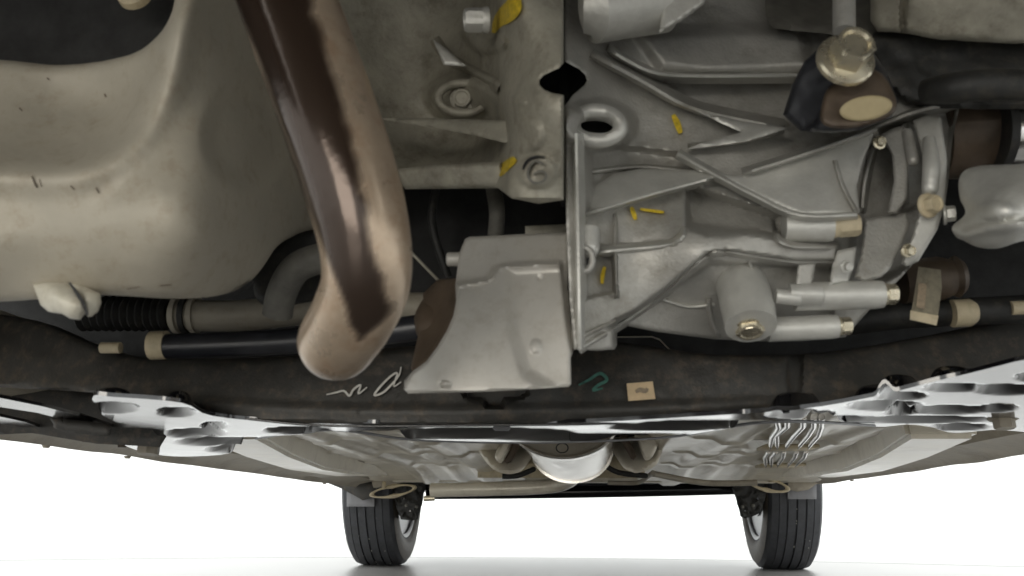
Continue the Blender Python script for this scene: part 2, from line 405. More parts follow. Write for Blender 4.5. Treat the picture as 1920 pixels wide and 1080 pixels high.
# ---------------- oil pan
O = Depth([(-150, 120, .545), (0, 120, .54), (200, 200, .54), (100, 220, .54), (-150, 330, .49), (0, 345, .495), (150, 345, .49), (300, 330, .485), (0, 450, .49), (250, 450, .49),
           (0, 560, .53), (300, 555, .53), (400, 100, .515), (400, 300, .51), (380, 450, .505), (470, 100, .58), (480, 300, .578), (470, 450, .58), (600, 100, .70), (600, 300, .70), (560, 450, .67), (350, 0, .50)])
O.hump([(385, -60), (338, 60), (305, 170), (240, 270), (140, 318), (0, 325), (-160, 320)], 40, .022)
O.disc(462, 255, 72, 88, .012, .3)
ol = catmull([(-170, 104), (0, 112), (110, 122), (200, 113), (266, 92), (312, 45), (332, -20), (340, -120), (480, -130), (640, -130), (650, 60), (655, 250), (640, 400), (560, 438), (520, 462), (490, 505), (455, 538), (400, 556), (320, 560), (190, 553), (90, 560), (0, 566), (-170, 575)], 5)
pan = relief('oil_pan', ol, O, PAN, car, 22, .16, 6, .93, label='grey-green rounded oil pan with dusty stains, filling the upper left', rough=.0004)
for a, wd in (([(196, 176), (199, 182)], 5), ([(60, 330), (66, 345), (70, 352)], 4), ([(74, 336), (78, 350)], 3), ([(132, 348), (140, 356)], 4), ([(180, 352), (186, 362)], 4), ([(36, 202), (42, 208)], 4), ([(88, 146), (93, 150)], 4), ([(238, 542), (262, 538)], 2), ([(300, 536), (322, 534)], 2)):
    strip('dirt_speck', a, wd, O, BROWN, pan, off=.0005, th=.0004)
strip('drip_stain', [(436, 553), (452, 544), (464, 536), (474, 527)], 9, O, DARK, pan, 'dark oily streak at the lower right edge of the oil pan', .0008, .0006)
PLUG = mat('pale_plug', (.58, .55, .46), .5, .1, .12, 70, .15, 200, (.3, .25, .17), .4, 90)
relief('drain_fitting', [(62, 534), (84, 530), (126, 530), (146, 548), (164, 582), (150, 600), (131, 597), (116, 588), (104, 587), (90, 584), (76, 572), (70, 556)],
       Depth([(62, 534, .512), (126, 530, .505), (90, 584, .505), (150, 600, .500), (105, 555, .492), (140, 575, .490)]), PLUG, pan, 12, .03, 4, .96, 'short pale moulded lump under the oil pan')
relief('drain_plug', [(134, 532), (160, 538), (188, 550), (190, 568), (184, 584), (172, 594), (164, 594), (158, 572), (146, 548)],
       Depth([(134, 532, .508), (188, 550, .506), (184, 584, .505), (165, 592, .502), (164, 560, .497)]), PLUG, pan, 9, .03, 4, .96, 'pale drain plug beside a dark groove')
strip('groove', [(130, 530), (146, 552), (160, 578), (164, 592)], 7, .494, DARK, pan, None, .001, .004)

# ---------------- exhaust downpipe
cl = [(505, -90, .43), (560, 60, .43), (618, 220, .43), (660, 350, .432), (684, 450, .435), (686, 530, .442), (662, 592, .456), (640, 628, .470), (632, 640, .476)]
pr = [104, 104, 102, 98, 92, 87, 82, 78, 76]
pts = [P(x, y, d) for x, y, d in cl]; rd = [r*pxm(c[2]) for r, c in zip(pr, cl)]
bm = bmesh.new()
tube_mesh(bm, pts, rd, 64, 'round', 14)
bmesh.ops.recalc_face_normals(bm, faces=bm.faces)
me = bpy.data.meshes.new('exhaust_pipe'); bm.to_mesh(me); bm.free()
MI = M.transposed()
def topx(p):
    c = MI @ (p-CAM); return 960+F*c.x/-c.z, 540-F*c.y/-c.z
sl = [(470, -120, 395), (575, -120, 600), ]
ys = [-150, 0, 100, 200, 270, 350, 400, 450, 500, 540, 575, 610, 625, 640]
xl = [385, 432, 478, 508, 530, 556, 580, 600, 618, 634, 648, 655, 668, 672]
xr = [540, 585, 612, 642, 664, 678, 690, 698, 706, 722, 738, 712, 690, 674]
at = me.attributes.new('stain_reflection', 'FLOAT', 'POINT'); vals = []  # heat tint plus a dark reflection painted into the pipe colour
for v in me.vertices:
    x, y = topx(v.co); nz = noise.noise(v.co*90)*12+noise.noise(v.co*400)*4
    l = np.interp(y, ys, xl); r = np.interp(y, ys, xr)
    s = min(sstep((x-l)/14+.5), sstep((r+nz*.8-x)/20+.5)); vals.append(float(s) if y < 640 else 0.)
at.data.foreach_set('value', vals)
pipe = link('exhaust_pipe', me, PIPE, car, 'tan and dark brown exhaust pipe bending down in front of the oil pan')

# ---------------- gearbox housing
G = Depth([(1062, 200, .60), (1062, 420, .60), (1062, 640, .60), (1110, 240, .63), (1200, 150, .66), (1300, 100, .68), (1200, 270, .66), (1300, 250, .66), (1500, 230, .665), (1640, 180, .66), (1780, 220, .66),
           (1180, 350, .645), (1180, 500, .635), (1350, 350, .645), (1500, 320, .65), (1650, 350, .66), (1740, 420, .67), (1450, 430, .63), (1300, 470, .62), (1400, 560, .65), (1250, 600, .66), (1550, 520, .66), (1680, 500, .68), (1600, 620, .68), (1400, 640, .70),
           (1400, -100, .70), (1100, -100, .66), (1800, -80, .68), (1600, 60, .70)])
# left flange strip and lower arm stand proud
arm = [(1056, 190), (1092, 210), (1096, 300), (1094, 400), (1096, 470), (1150, 462), (1262, 456), (1288, 428), (1330, 440), (1400, 436), (1455, 446), (1484, 458), (1570, 458), (1568, 490), (1490, 490), (1415, 478), (1360, 470), (1325, 477), (1250, 541), (1190, 586), (1150, 603), (1154, 660), (1056, 665)]
G.step(arm, -.026, 12)
G.step([(1100, 470), (1152, 475), (1156, 545), (1098, 560)], .016, 8)
G.step([(1150, 322), (1290, 318), (1350, 336), (1200, 372), (1110, 390), (1112, 350)], -.006, 10)
G.step([(1290, 350), (1380, 380), (1470, 410), (1470, 440), (1290, 425)], .030, 16)
G.step([(1330, 492), (1560, 500), (1560, 650), (1300, 660), (1140, 615), (1230, 560)], .012, 12)
G.step([(1640, 250), (1690, 240), (1680, 400), (1640, 470), (1610, 400)], .012, 14).step([(1700, 240), (1742, 235), (1735, 380), (1690, 400)], .010, 14)
G.step([(1225, 146), (1500, 146), (1480, 236), (1390, 222), (1290, 196)], .030, 24).step([(1190, 62), (1500, 50), (1520, 130), (1330, 138), (1240, 130)], -.014, 30)
G.step([(1105, 270), (1270, 290), (1330, 322), (1110, 388)], .014, 16).step([(1600, 240), (1790, 200), (1770, 400), (1700, 500), (1600, 560), (1600, 420)], .016, 16)
G.disc(1505, 420, 44, 34, .018).disc(1120, 235, 66, 46, -.014, .2)
RIBS = [([(1080, 250), (1083, 400), (1087, 655)], 13, .010), ([(1153, 400), (1156, 560)], 8, .010), ([(1096, 628), (1155, 600)], 8, .007),
 ([(1098, 478), (1150, 470), (1262, 457), (1288, 428)], 9, .006), ([(1450, 444), (1484, 462), (1568, 464)], 9, .010),
 ([(1084, 655), (1190, 591), (1250, 545), (1325, 480), (1360, 472), (1415, 480), (1490, 491), (1567, 489)], 9, .008),
 ([(1098, 402), (1220, 365), (1348, 331)], 10, .022), ([(1110, 322), (1200, 313), (1300, 322)], 8, .010),
 ([(1108, 102), (1200, 150), (1290, 200), (1390, 225), (1470, 240)], 15, .030), ([(1138, 90), (1180, 116), (1235, 138), (1330, 143), (1500, 141)], 13, .020),
 ([(1290, 276), (1400, 262), (1470, 243)], 10, .018), ([(1600, 258), (1700, 215), (1792, 192)], 13, .016),
 ([(1697, 228), (1688, 300), (1697, 385)], 14, .013), ([(1405, 492), (1430, 545), (1450, 590)], 9, .010), ([(1328, 560), (1334, 600), (1348, 632)], 9, .012), ([(1240, 560), (1290, 575), (1340, 570)], 6, .003)]
go = [(1059, 198), (1064, 192), (1074, 178), (1086, 168), (1096, 160), (1100, 150), (1097, 140), (1086, 130), (1074, 124), (1059, 115), (1059, -110), (1880, -110), (1880, 40), (1700, 75), (1690, 130), (1740, 190), (1800, 195), (1786, 260), (1778, 340), (1770, 400), (1735, 455), (1712, 495), (1690, 520), (1640, 570), (1585, 632), (1500, 640), (1420, 640), (1340, 636), (1230, 622), (1152, 606), (1152, 655), (1120, 658), (1078, 655), (1068, 560), (1062, 420), (1058, 260)]
gb = relief('gearbox', go, G, CAST, car, 7, .10, 4, .98, label='silver-grey cast aluminium gearbox with webs and ribs', rough=.0005, holes=[ell(1116, 241, 34, 15, 24, .05)])
for k, (ln, wd, hh) in enumerate(RIBS): bar('rib', ln, wd, G, hh, CAST if k % 3 else CASTB, gb)
relief('web_plate', [(1102, 398), (1112, 352), (1150, 326), (1200, 316), (1300, 319), (1346, 331), (1220, 366)], Depth([(1102, 398, .618), (1220, 364, .618), (1346, 331, .622), (1150, 326, .640), (1300, 319, .638)]), CASTB, gb, 4, .008, 5, .99, 'narrow pale web right of the left flange')
relief('web_plate', [(1300, 205), (1390, 227), (1478, 240), (1400, 265), (1284, 281), (1320, 266), (1390, 248), (1350, 230)], Depth([(1300, 205, .640), (1478, 240, .628), (1284, 281, .640), (1400, 265, .628), (1390, 248, .636)]), CASTB, gb, 4, .008, 5, .99, 'wedge shaped web below the mount')
relief('web_plate', [(1292, 352), (1340, 338), (1420, 378), (1452, 404), (1450, 440), (1400, 432), (1300, 424), (1290, 400)], Depth([(1292, 352, .668), (1450, 404, .668), (1290, 424, .655), (1450, 440, .650), (1370, 390, .672)]), CAST, gb, 6, .008, 5, .99)
relief('flange', [(1712, 226), (1738, 214), (1764, 220), (1776, 300), (1772, 380), (1758, 430), (1722, 490), (1700, 500), (1690, 494), (1712, 440), (1728, 380), (1732, 300)], Depth([(1712, 226, .638), (1764, 220, .632), (1776, 380, .625), (1730, 380, .622), (1700, 500, .640), (1732, 300, .625)]), CASTB, gb, 6, .03, 4, .99, 'curved outer flange at the right end of the gearbox')
relief('flange', [(1652, 252), (1676, 240), (1694, 236), (1704, 300), (1700, 372), (1682, 400), (1664, 398), (1676, 340), (1672, 290)], Depth([(1652, 252, .642), (1694, 236, .64), (1704, 372, .63), (1664, 398, .63)]), CAST, gb, 6, .03, 4, .99)
relief('flange', [(1622, 410), (1660, 404), (1700, 398), (1706, 420), (1690, 462), (1668, 505), (1652, 520), (1622, 528), (1602, 520), (1614, 480)], Depth([(1622, 410, .640), (1706, 420, .645), (1602, 520, .634), (1660, 520, .640)]), CAST, gb, 7, .03, 4, .99)
relief('flange', [(1570, 470), (1606, 462), (1602, 500), (1590, 528), (1556, 534), (1560, 500)], Depth([(1570, 470, .632), (1606, 462, .636), (1556, 534, .630), (1590, 528, .634)]), CASTB, gb, 5, .03, 4, .99)
relief('flange', [(1496, 492), (1530, 492), (1522, 540), (1490, 544)], Depth([(1496, 492, .632), (1530, 492, .634), (1490, 544, .634), (1520, 540, .636)]), CAST, gb, 5, .03, 4, .99)
tube('bolt_boss', [P(1742, 262, .628), P(1746, 310, .618), P(1744, 352, .617)], [12*pxm(.62), 16*pxm(.62), 15*pxm(.62)], CASTB, gb, 18, 'round', 3, 'pale capsule boss on the outer flange')
tube('bolt_boss', [P(1700, 248, .640), P(1712, 300, .632)], [11*pxm(.63), 11*pxm(.63)], CAST, gb, 18, 'round', 3)
bar('rib', [(1640, 268), (1622, 340), (1616, 400)], 12, G, .012, CAST, gb)
web = [(1272, 286), (1312, 322), (1380, 328), (1400, 324), (1500, 292), (1642, 243), (1618, 300), (1606, 350), (1612, 398), (1600, 404), (1500, 402), (1420, 368), (1330, 322)]
WD = Depth([(1275, 290, .640), (1400, 345, .622), (1500, 395, .606), (1605, 400, .606), (1500, 300, .625), (1640, 245, .630), (1560, 330, .615)])
wb = relief('web_plate', web, WD, CASTB, gb, 4, .008, 5, .99, label='pale flat triangular web across the gearbox', rough=.0003)
bar('rib', [(1270, 288), (1330, 322), (1420, 370), (1500, 404), (1608, 402)], 9, WD, .006, CASTB, gb, 'pale front edge of the triangular web', sink=.008)
bar('rib', [(1392, 326), (1500, 292), (1644, 242)], 10, WD, .014, CAST, gb, sink=.008)
bar('rib', [(1565, 300), (1580, 350), (1606, 400)], 8, WD, .008, CAST, gb, sink=.008)
# rim of the open boss, its hole
ringpx('boss_rim', 1119, 236, 45, 28, 16, .604, CASTB, gb, .05, 'rounded rim of the open threaded hole')
turned('boss_bore', P(1118, 238, .66), (0, -1, 0), [(0, .012), (.002, .012)], DARK, gb)
box('joint_gap', tuple(P(1050, 380, .66)), tuple(P(1066, 100, .66)+Vector((0, .01, 0))), DARK, gb)
# drain boss, bosses, bolts
tube('drain_boss', [P(1378, 500, .66), P(1398, 560, .64), P(1408, 612, .628)], [44*pxm(.65), 50*pxm(.64), 48*pxm(.63)], CASTB, gb, 24, 'flat', 4, 'pale drain boss of the gearbox')
bolt(P(1405, 612, .632), (.05, -.35, -1), 27*pxm(.63), .006, ZINC, gb, 'gearbox_drain_plug', 'brassy drain plug at the lowest point of the gearbox', 1.2)
def lug(x0, y0, x1, y1, r, Y, end=True, m=CASTB, label=None):
    a = P(x0, y0, Y); b = P(x1, y1, Y); k = pxm(Y); d = (b-a).normalized()
    tube('bolt_boss', [a, a+(b-a)*.9, b, b+d*.0006], [r*k, r*k, r*k*.94, r*k*.8], m, gb, 20, 'flat', 0, label)
    if end: bolt(b+d*.0005, d, r*k*.72, .009, ZINC, gb, flange=1.1, label=None)
lug(1490, 556, 1655, 552, 27, .642, label='long round bolt boss at the lower right of the gearbox')
lug(1440, 618, 1570, 612, 23, .655)
lug(1470, 425, 1560, 425, 30, .622, False)
bolt(P(1560, 425, .62), (1, -.05, .05), 22*pxm(.62), .018, BEIGE, gb, flange=1.0, label='pinkish beige bolt end under the triangular web')
lug(1480, 552, 1540, 552, 20, .632, False)
bolt(P(1738, 386, .617), (.5, -1, -.1), 18*pxm(.62), .009, BEIGE, gb, label='beige bolt at the right edge of the gearbox')
bolt(P(1768, 402, .632), (1, -.3, 0), 15*pxm(.63), .008, CASTB, gb)
bolt(P(1648, 268, .628), (.2, -1, -.1), 10*pxm(.63), .005, ZINC, gb)
bolt(P(1700, 470, .628), (.4, -1, -.3), 10*pxm(.63), .006, ZINC, gb)
bolt(P(1585, 500, .622), (.4, -1, -.3), 9*pxm(.63), .005, CASTB, gb)
lug(1455, 555, 1500, 560, 14, .63, False)
tube('bolt_boss', [P(1106, 430, .596), P(1105, 465, .594)], [20*pxm(.6)]*2, CASTB, gb, 18, 'round', 3, 'pale capsule shaped boss on the left flange')
ringpx('boss_rim', 1094, 486, 17, 22, 7, .588, CAST, gb); turned('boss_bore', P(1094, 486, .594), (0, -1, 0), [(0, .007), (.001, .007)], DARK, gb)
turned('cover_dome', P(1500, 415, .655), (.1, -1, -.35), [(0, .018), (.012, .018), (.018, .014), (.021, .008), (.022, 0)], CHROME, gb, label='shiny rounded cap under the triangular web')
for i, (a, wd) in enumerate([([(1262, 215), (1270, 232), (1276, 250)], 12), ([(1184, 388), (1188, 400), (1192, 412)], 9), ([(1200, 392), (1230, 396), (1245, 398)], 6), ([(1134, 500), (1130, 515), (1129, 532)], 8)]):
    strip('paint_mark', a, wd, G, YEL, gb, ['yellow paint dash right of the open hole', 'thin yellow paint tick on the web panel', 'faint yellow paint smear on the web panel', 'faint yellow paint line on the left flange'][i], .004, .003)
# starter motor
st = tube('starter_motor', [P(1095, 15, .60), P(1110, 15, .60), P(1112, 15, .60), P(1245, 0, .62), P(1250, 0, .62), P(1290, -8, .625)], [52*pxm(.6), 55*pxm(.6), 72*pxm(.6), 66*pxm(.62), 40*pxm(.62), 38*pxm(.62)], CASTB, car, 36, label='metal cylinder of the starter motor at the top edge')
relief('gearbox_bracket', [(1236, -60), (1345, -60), (1320, 8), (1276, 40), (1236, 62), (1240, 20)], .60, CASTB, car, 8, .02, 5, label='pale bracket beside the starter motor')

# ---------------- top right: mount block, bolt, beam, hose
relief('support_beam', [(1632, -100), (2050, -100), (2050, 78), (1900, 82), (1760, 74), (1690, 62), (1645, 60), (1632, 40)],
       Depth([(1400, 0, .66), (1700, 0, .60), (2000, 0, .58), (1700, 70, .62), (2000, 70, .61), (1500, -90, .66)]).ridge([(1700, -90), (1692, 60)], 8, -.008).ridge([(1575, -90), (1570, 70)], 26, .02), BLOCK, car, 14, .08, 6, label='grey sheet metal beam across the top right', rough=.001)
relief('under_beam_piece', catmull([(1640, 60), (1900, 75), (2060, 80), (2060, 215), (1930, 205), (1800, 205), (1700, 190), (1650, 130)], 4), .64, BLACK, car, 14, .05, 8, label='matt black area under the beam', rough=.002)  # plain black piece filling the area under the beam
tube('hose', [P(1735, 172, .60), P(1790, 165, .585), P(1860, 158, .58), P(2000, 162, .58)], [24*pxm(.6), 30*pxm(.6), 30*pxm(.6), 30*pxm(.6)], BLACK, car, 20, 'flat', 6, 'black hose crossing the right edge')
relief('beam_web', [(1432, -100), (1660, -100), (1660, 72), (1600, 70), (1540, 62), (1450, 54), (1436, 30)], Depth([(1440, 0, .68), (1650, 0, .67), (1550, 60, .66), (1500, -60, .72)]), DUSTB, car, 10, .05, 8, label='dark brown recess left of the beam', rough=.001)
mb = relief('mount_block', [(1530, 95), (1640, 100), (1660, 130), (1685, 190), (1670, 222), (1610, 245), (1560, 250), (1500, 245), (1468, 215), (1485, 160), (1508, 115)],
            Depth([(1500, 200, .575), (1550, 120, .56), (1620, 200, .55), (1680, 200, .565), (1560, 245, .565), (1640, 120, .56)]).step([(1530, 90), (1570, 150), (1530, 230), (1490, 260), (1450, 220), (1500, 100)], .012, 10), TUBEB, car, 12, .05, 5, label='black rubber mount under the flanged bolt', rough=.0006)
relief('mount_face', catmull([(1560, 160), (1640, 130), (1680, 185), (1668, 218), (1600, 240), (1545, 235), (1540, 200)], 4), .548, BROWN, mb, 10, .02, 5)
relief('end_plug', ell(1624, 203, 50, 23, 40, -.16), Depth([(1624, 180, .539), (1580, 205, .541), (1670, 200, .541), (1624, 226, .546)]), OLIVE, mb, 3, .006, 4, .99, 'flat tan oval end face in the black mount')
bt = bolt(P(1583, 116, .535), (.10, -.85, .12), 41*pxm(.54), .020, ZINC, mb, label='large brassy flanged bolt at the top right', flange=1.4)
tube('stud_rod', [P(1582, -80, .57), P(1583, 60, .56)], [22*pxm(.57)]*2, CAST, mb, 20)

# right edge: drive shaft joint and bright casting
turned('shaft_joint', P(1830, 250, .70), (1, 0, .1), [(-.03, .032), (0, .036), (.012, .036), (.014, .02)], BROWN, car, label='rusty brown shaft joint in the gap at the right')
tube('drive_shaft', [P(1880, 252, .68), P(2000, 250, .68)], [60*pxm(.68)]*2, CHROME, car, 24, label='bare metal cylinder at the right edge')
tube('shaft_seal', [P(1868, 252, .675), P(1884, 252, .675)], [70*pxm(.68)]*2, BLACK, car, 24)
relief('steering_knuckle', catmull([(1800, 330), (1830, 312), (1900, 308), (2060, 305), (2060, 440), (1930, 450), (1870, 466), (1830, 462), (1800, 448), (1790, 440), (1785, 425), (1810, 400), (1800, 370)], 5),
       Depth([(1800, 400, .60), (1860, 330, .575), (2000, 330, .57), (1860, 390, .55), (2000, 390, .55), (1850, 460, .58), (2000, 450, .58)]).disc(1868, 395, 34, 18, -.006).ridge([(1810, 440), (1850, 430), (1940, 420)], 14, .008), CASTB, car, 18, .06, 5, label='bright aluminium casting at the right edge', rough=.001)

# ---------------- dark things behind the gap
relief('dark_gap_sheet', [(740, 320), (1080, 320), (1080, 620), (900, 640), (740, 600)], .80, DARK, car, 10, .05, 20, label='dark sheet for the shade in the gap behind the bracket')  # dark sheet stands in for the deep shade of the gap
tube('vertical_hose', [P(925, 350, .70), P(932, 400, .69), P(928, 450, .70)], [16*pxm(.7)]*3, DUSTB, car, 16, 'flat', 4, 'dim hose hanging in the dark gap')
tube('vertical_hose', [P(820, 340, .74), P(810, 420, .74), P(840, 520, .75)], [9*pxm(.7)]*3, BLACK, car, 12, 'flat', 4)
relief('cover_plate', [(985, 424), (1062, 420), (1062, 440), (985, 442)], .66, BLOCK, car, 3, .01, 5)
tube('thin_rod', [P(700, 400, .70), P(822, 526, .69)], [3*pxm(.7)]*2, BLOCK, car, 8, label='thin rod crossing the dark gap')
relief('gearbox_side_cover', catmull([(500, 470), (560, 430), (620, 440), (640, 540), (560, 570), (500, 575), (475, 540)], 4), .70, BLACK, car, 12, .05, 8)
tube('coolant_elbow', [P(520, 590, .68), P(530, 545, .67), P(560, 500, .66), P(620, 480, .66)], [30*pxm(.67)]*4, DUSTB, car, 20, 'flat', 5, 'dull grey elbow behind the oil pan')

# ---------------- centre bracket
B = Depth([(860, 450, .615), (1060, 440, .615), (870, 520, .605), (1060, 500, .60), (860, 560, .592), (1060, 560, .592), (800, 700, .58), (1060, 700, .585), (930, 640, .583), (765, 730, .583)])
B.step([(858, 533), (916, 522), (938, 499), (1052, 492), (1062, 600), (1090, 760), (740, 760), (800, 640), (850, 580)], -.010, 9)
B.step([(955, 505), (1080, 498), (1090, 760), (985, 700), (960, 620)], .007, 26)
B.ridge([(862, 533), (916, 523), (938, 500), (1048, 493)], 6, .003).disc(835, 720, 10, 5, .003).disc(1005, 650, 9, 12, -.002).disc(1012, 522, 5, 4, .002)
bo = [(872, 448), (880, 444), (1000, 438), (1064, 436), (1066, 480), (1064, 540), (1070, 600), (1077, 636), (1076, 655), (1070, 672), (1071, 720), (1066, 725), (980, 731), (900, 735), (765, 738), (758, 730), (758, 714), (772, 698), (800, 677), (820, 650), (838, 620), (850, 592), (855, 565), (854, 532), (858, 500), (862, 472)]
br = relief('mount_bracket', bo, B, BRACK, car, 6, .03, 4, .985, label='pale grey pressed steel bracket in the middle, flaring at its foot')
tube('bushing', [P(838, 560, .70), P(815, 600, .64), P(835, 640, .63)], [34*pxm(.66), 40*pxm(.64), 40*pxm(.63)], BROWN, br, 20, 'round', 4, 'brown rubber bushing behind the bracket')
relief('bracket_side', [(821, 524), (856, 522), (858, 580), (836, 625), (800, 680), (775, 700), (770, 690), (795, 580), (793, 550)], Depth([(821, 524, .63), (856, 522, .61), (775, 700, .60), (795, 580, .63), (830, 600, .61)]), BROWN, br, 6, .02, 5, label='dark brown side web of the bracket')  # side face in its own dark brown
turned('bracket_stud', P(862, 486, .62), (-1, 0, 0), [(0, .005), (.008, .005), (.009, .004)], BRACK, br, 16)

# ---------------- steering rack behind
rk = tube('steering_rack', [P(325, 590, .80), P(450, 592, .80), P(600, 578, .80), P(800, 578, .80), P(1100, 575, .80)], [31*pxm(.8)]*5, PAN, car, 24, 'flat', 4, 'dusty grey steering rack tube behind the oil pan')
for x, wpx, mm in ((333, 9, PAN), (350, 10, BLACK), (366, 9, PAN)):
    tube('rack_clamp', [P(x-wpx/2, 590, .80), P(x+wpx/2, 590, .80)], [37*pxm(.8)]*2, mm, rk, 24, label='black clamp band' if mm == BLACK else 'grey clamp ring')
bel = []; br_ = []
for k in range(25): bel.append(P(150+7*k, 588, .80)); br_.append((36 if k % 2 else 28)*pxm(.8))
tube('rack_boot', bel, br_, BLACK, rk, 24, label='black pleated rubber boot left of the rack')
tr = tube('anti_roll_tube', [P(285, 650, .73), P(450, 645, .73), P(640, 632, .73), P(800, 612, .73)], [25*pxm(.73)]*4, TUBEB, car, 24, 'flat', 4, 'dark blue-black tube below the steering rack')
tube('tube_collar', [P(283, 648, .73), P(313, 647, .73)], [28*pxm(.73)]*2, BEIGE, tr, 24, label='beige collar on the end of the dark tube')
tube('tie_rod', [P(190, 652, .74), P(226, 652, .74)], [11*pxm(.74)]*2, BEIGE, car, 14, label='short beige rod end at the left')
# right side of the rack
rr = tube('rack_boot', [P(1590, 603, .78), P(1700, 590, .78), P(1850, 583, .78), P(2000, 575, .78)], [26*pxm(.78)]*4, BLACK, car, 20, 'flat', 4, 'black boot and tube at the right of the gearbox')
turned('boot_collar', P(1785, 588, .77), (1, 0, .05), [(0, 26*pxm(.77)), (.014, 26*pxm(.77)), (.019, 18*pxm(.77))], BEIGE, rr, 20, 'beige collar on the right boot')
turned('boot_collar', P(1895, 578, .77), (1, 0, .05), [(0, 13*pxm(.77)), (.014, 13*pxm(.77))], BEIGE, rr, 20)
turned('pinion_housing', P(1690, 530, .76), (1, 0, .1), [(0, 40*pxm(.76)), (.03, 42*pxm(.76)), (.04, 34*pxm(.76)), (.044, 40*pxm(.76)), (.049, 30*pxm(.76))], BROWN, rr, 24, 'dull brown housing behind the hanging tag')
tg = relief('hanging_tag', [(1722, 500), (1764, 506), (1766, 540), (1756, 611), (1706, 600), (1716, 540)], Depth([(1722, 500, .72), (1764, 505, .725), (1706, 600, .715), (1756, 611, .72)]), TAGM, None, 1, .001, 5, .99)
tagt(tg, 'dusty printed paper tag hanging at the right of the gearbox bolts', 'tag')
relief('tag_panel', [(1707, 582), (1760, 592), (1756, 610), (1706, 599)], .714, BEIGE, tg, 1, .0006, 5, .99, label='cleaner beige foot of the tag')
relief('tag_print', [(1722, 530), (1738, 533), (1734, 580), (1718, 576)], .7135, GREYPR, tg, 1, .0006, 5, .99)

# ---------------- subframe: dusty front face
S = Depth([(-100, 650, .86), (-100, 730, .85), (300, 720, .78), (300, 650, .80), (600, 700, .76), (600, 780, .75), (1000, 620, .77), (1000, 700, .745), (1000, 780, .745), (1400, 700, .75), (1400, 780, .75), (1600, 720, .77), (2000, 600, .84), (2000, 690, .83), (1600, 640, .79)])
S.step([(865, 700), (990, 700), (990, 738), (970, 748), (945, 750), (945, 764), (908, 764), (908, 752), (880, 748), (866, 738)], .030, 5)
S.ridge([(300, 745), (600, 768), (1100, 768), (1500, 752)], 14, .003).disc(1490, 690, 14, 60, .008)
so = catmull([(-120, 590), (60, 600), (200, 655), (300, 672), (520, 668), (760, 650), (1000, 630), (1150, 640), (1350, 665), (1550, 660), (1750, 628), (1920, 590), (2060, 560), (2060, 665), (1920, 684), (1800, 705), (1650, 742), (1500, 768), (1300, 782), (1100, 793), (900, 795), (700, 796), (560, 793), (450, 786), (380, 770), (340, 757), (200, 738), (0, 726), (-120, 716)], 4)
sf = relief('subframe', so, S, FRAME, car, 12, .10, 6, .99, label='wide dusty black subframe running across behind the gearbox', rough=.0007)
strip('marker_scribble', [(612, 740), (630, 736), (645, 733), (655, 742), (663, 730), (676, 722), (672, 738), (688, 726)], 4, S, CHALK, sf, 'white wavy marker scribble', .0035, .0025)
strip('marker_scribble', [(752, 688), (748, 704), (733, 722), (718, 736), (702, 741), (712, 726), (732, 706), (745, 700), (738, 724), (752, 716)], 4, S, CHALK, sf, 'white looped marker scribble beside the bracket foot', .0035, .0025)
strip('marker_smudge', [(1085, 722), (1105, 712), (1125, 700), (1138, 712), (1122, 722), (1112, 732), (1130, 728)], 6, S, GREEN, sf, 'green marker smudge right of the bracket', .0035, .0025)
strip('label_smudge', [(1192, 735), (1200, 731), (1210, 733), (1214, 728)], 9, .7375, GREYPR, sf, 'brown smudge on the tan label', .0004, .0003)
lb = relief('paper_label', [(1175, 719), (1224, 715), (1229, 748), (1178, 752)], .7385, LABEL, sf, 1, .0012, 5, .99, label='small tan paper label on the subframe')

# subframe underside: glossy pressed sheet, dished between the holes
def underside(name, outline, zfn, m, parent, step=5, edge=.0, thick=.003, label=None, dim=(), ridges=()):
    ol = resample(outline, step*1.2); a = np.array(ol); x0, y0 = a.min(0); x1, y1 = a.max(0)
    gx, gy = np.meshgrid(np.arange(x0, x1, step), np.arange(y0, y1, step*.45)); g = np.c_[gx.ravel(), gy.ravel()]
    g = g[sdist(g, ol) > step*.3]
    vv, ee, ff, *_ = delaunay_2d_cdt([Vector(p) for p in ol]+[Vector(p) for p in g], [], [list(range(len(ol)))], 1, 1e-5)
    v = np.array([tuple(p) for p in vv]); z = zfn(v); W = []
    for p, zz in zip(v, z): W.append(Q(p[0], p[1], zz))
    ff = [list(f) for f in ff]
    cen = np.array([v[f].mean(0) for f in ff]); k = inside(cen, ol); ff = [f for f, q in zip(ff, k) if q]
    # hollows are real: pushed up by a height field in the plane of the sheet
    for i, (p, q) in enumerate(zip(v, W)):
        h = 0
        for (cx, cy, rx, ry, dz) in dim:
            t = ((p[0]-cx)/rx)**2+((p[1]-cy)/ry)**2
            if t < 1: h += dz*(1-t)**2*4
        W[i] = q+Vector((0, 0, .016*math.tanh(h/.016)))
    ec = {}
    for f in ff:
        for i in range(len(f)): ec[(f[i], f[(i+1) % len(f)])] = 1
    bd = [e for e in ec if (e[1], e[0]) not in ec]; back = {}
    for e in bd:
        for i in e:
            if i not in back: back[i] = len(W); W.append(W[i]+Vector((0, 0, thick)))
    for i, j in bd: ff.append([j, i, back[i], back[j]])
    me = bpy.data.meshes.new(name); me.from_pydata([tuple(p) for p in W], [], ff); me.update(); autosmooth(me, 60)
    return link(name, me, m, parent, label)
def zmap(ctrl): return Depth(ctrl)
zc = zmap([(0, 730, .258), (0, 820, .262), (350, 760, .242), (350, 850, .246), (700, 796, .236), (700, 826, .244), (1050, 796, .236), (1050, 828, .245), (1400, 785, .236), (1400, 805, .245), (1800, 700, .262), (1800, 790, .264), (1990, 690, .265), (1990, 770, .265)])
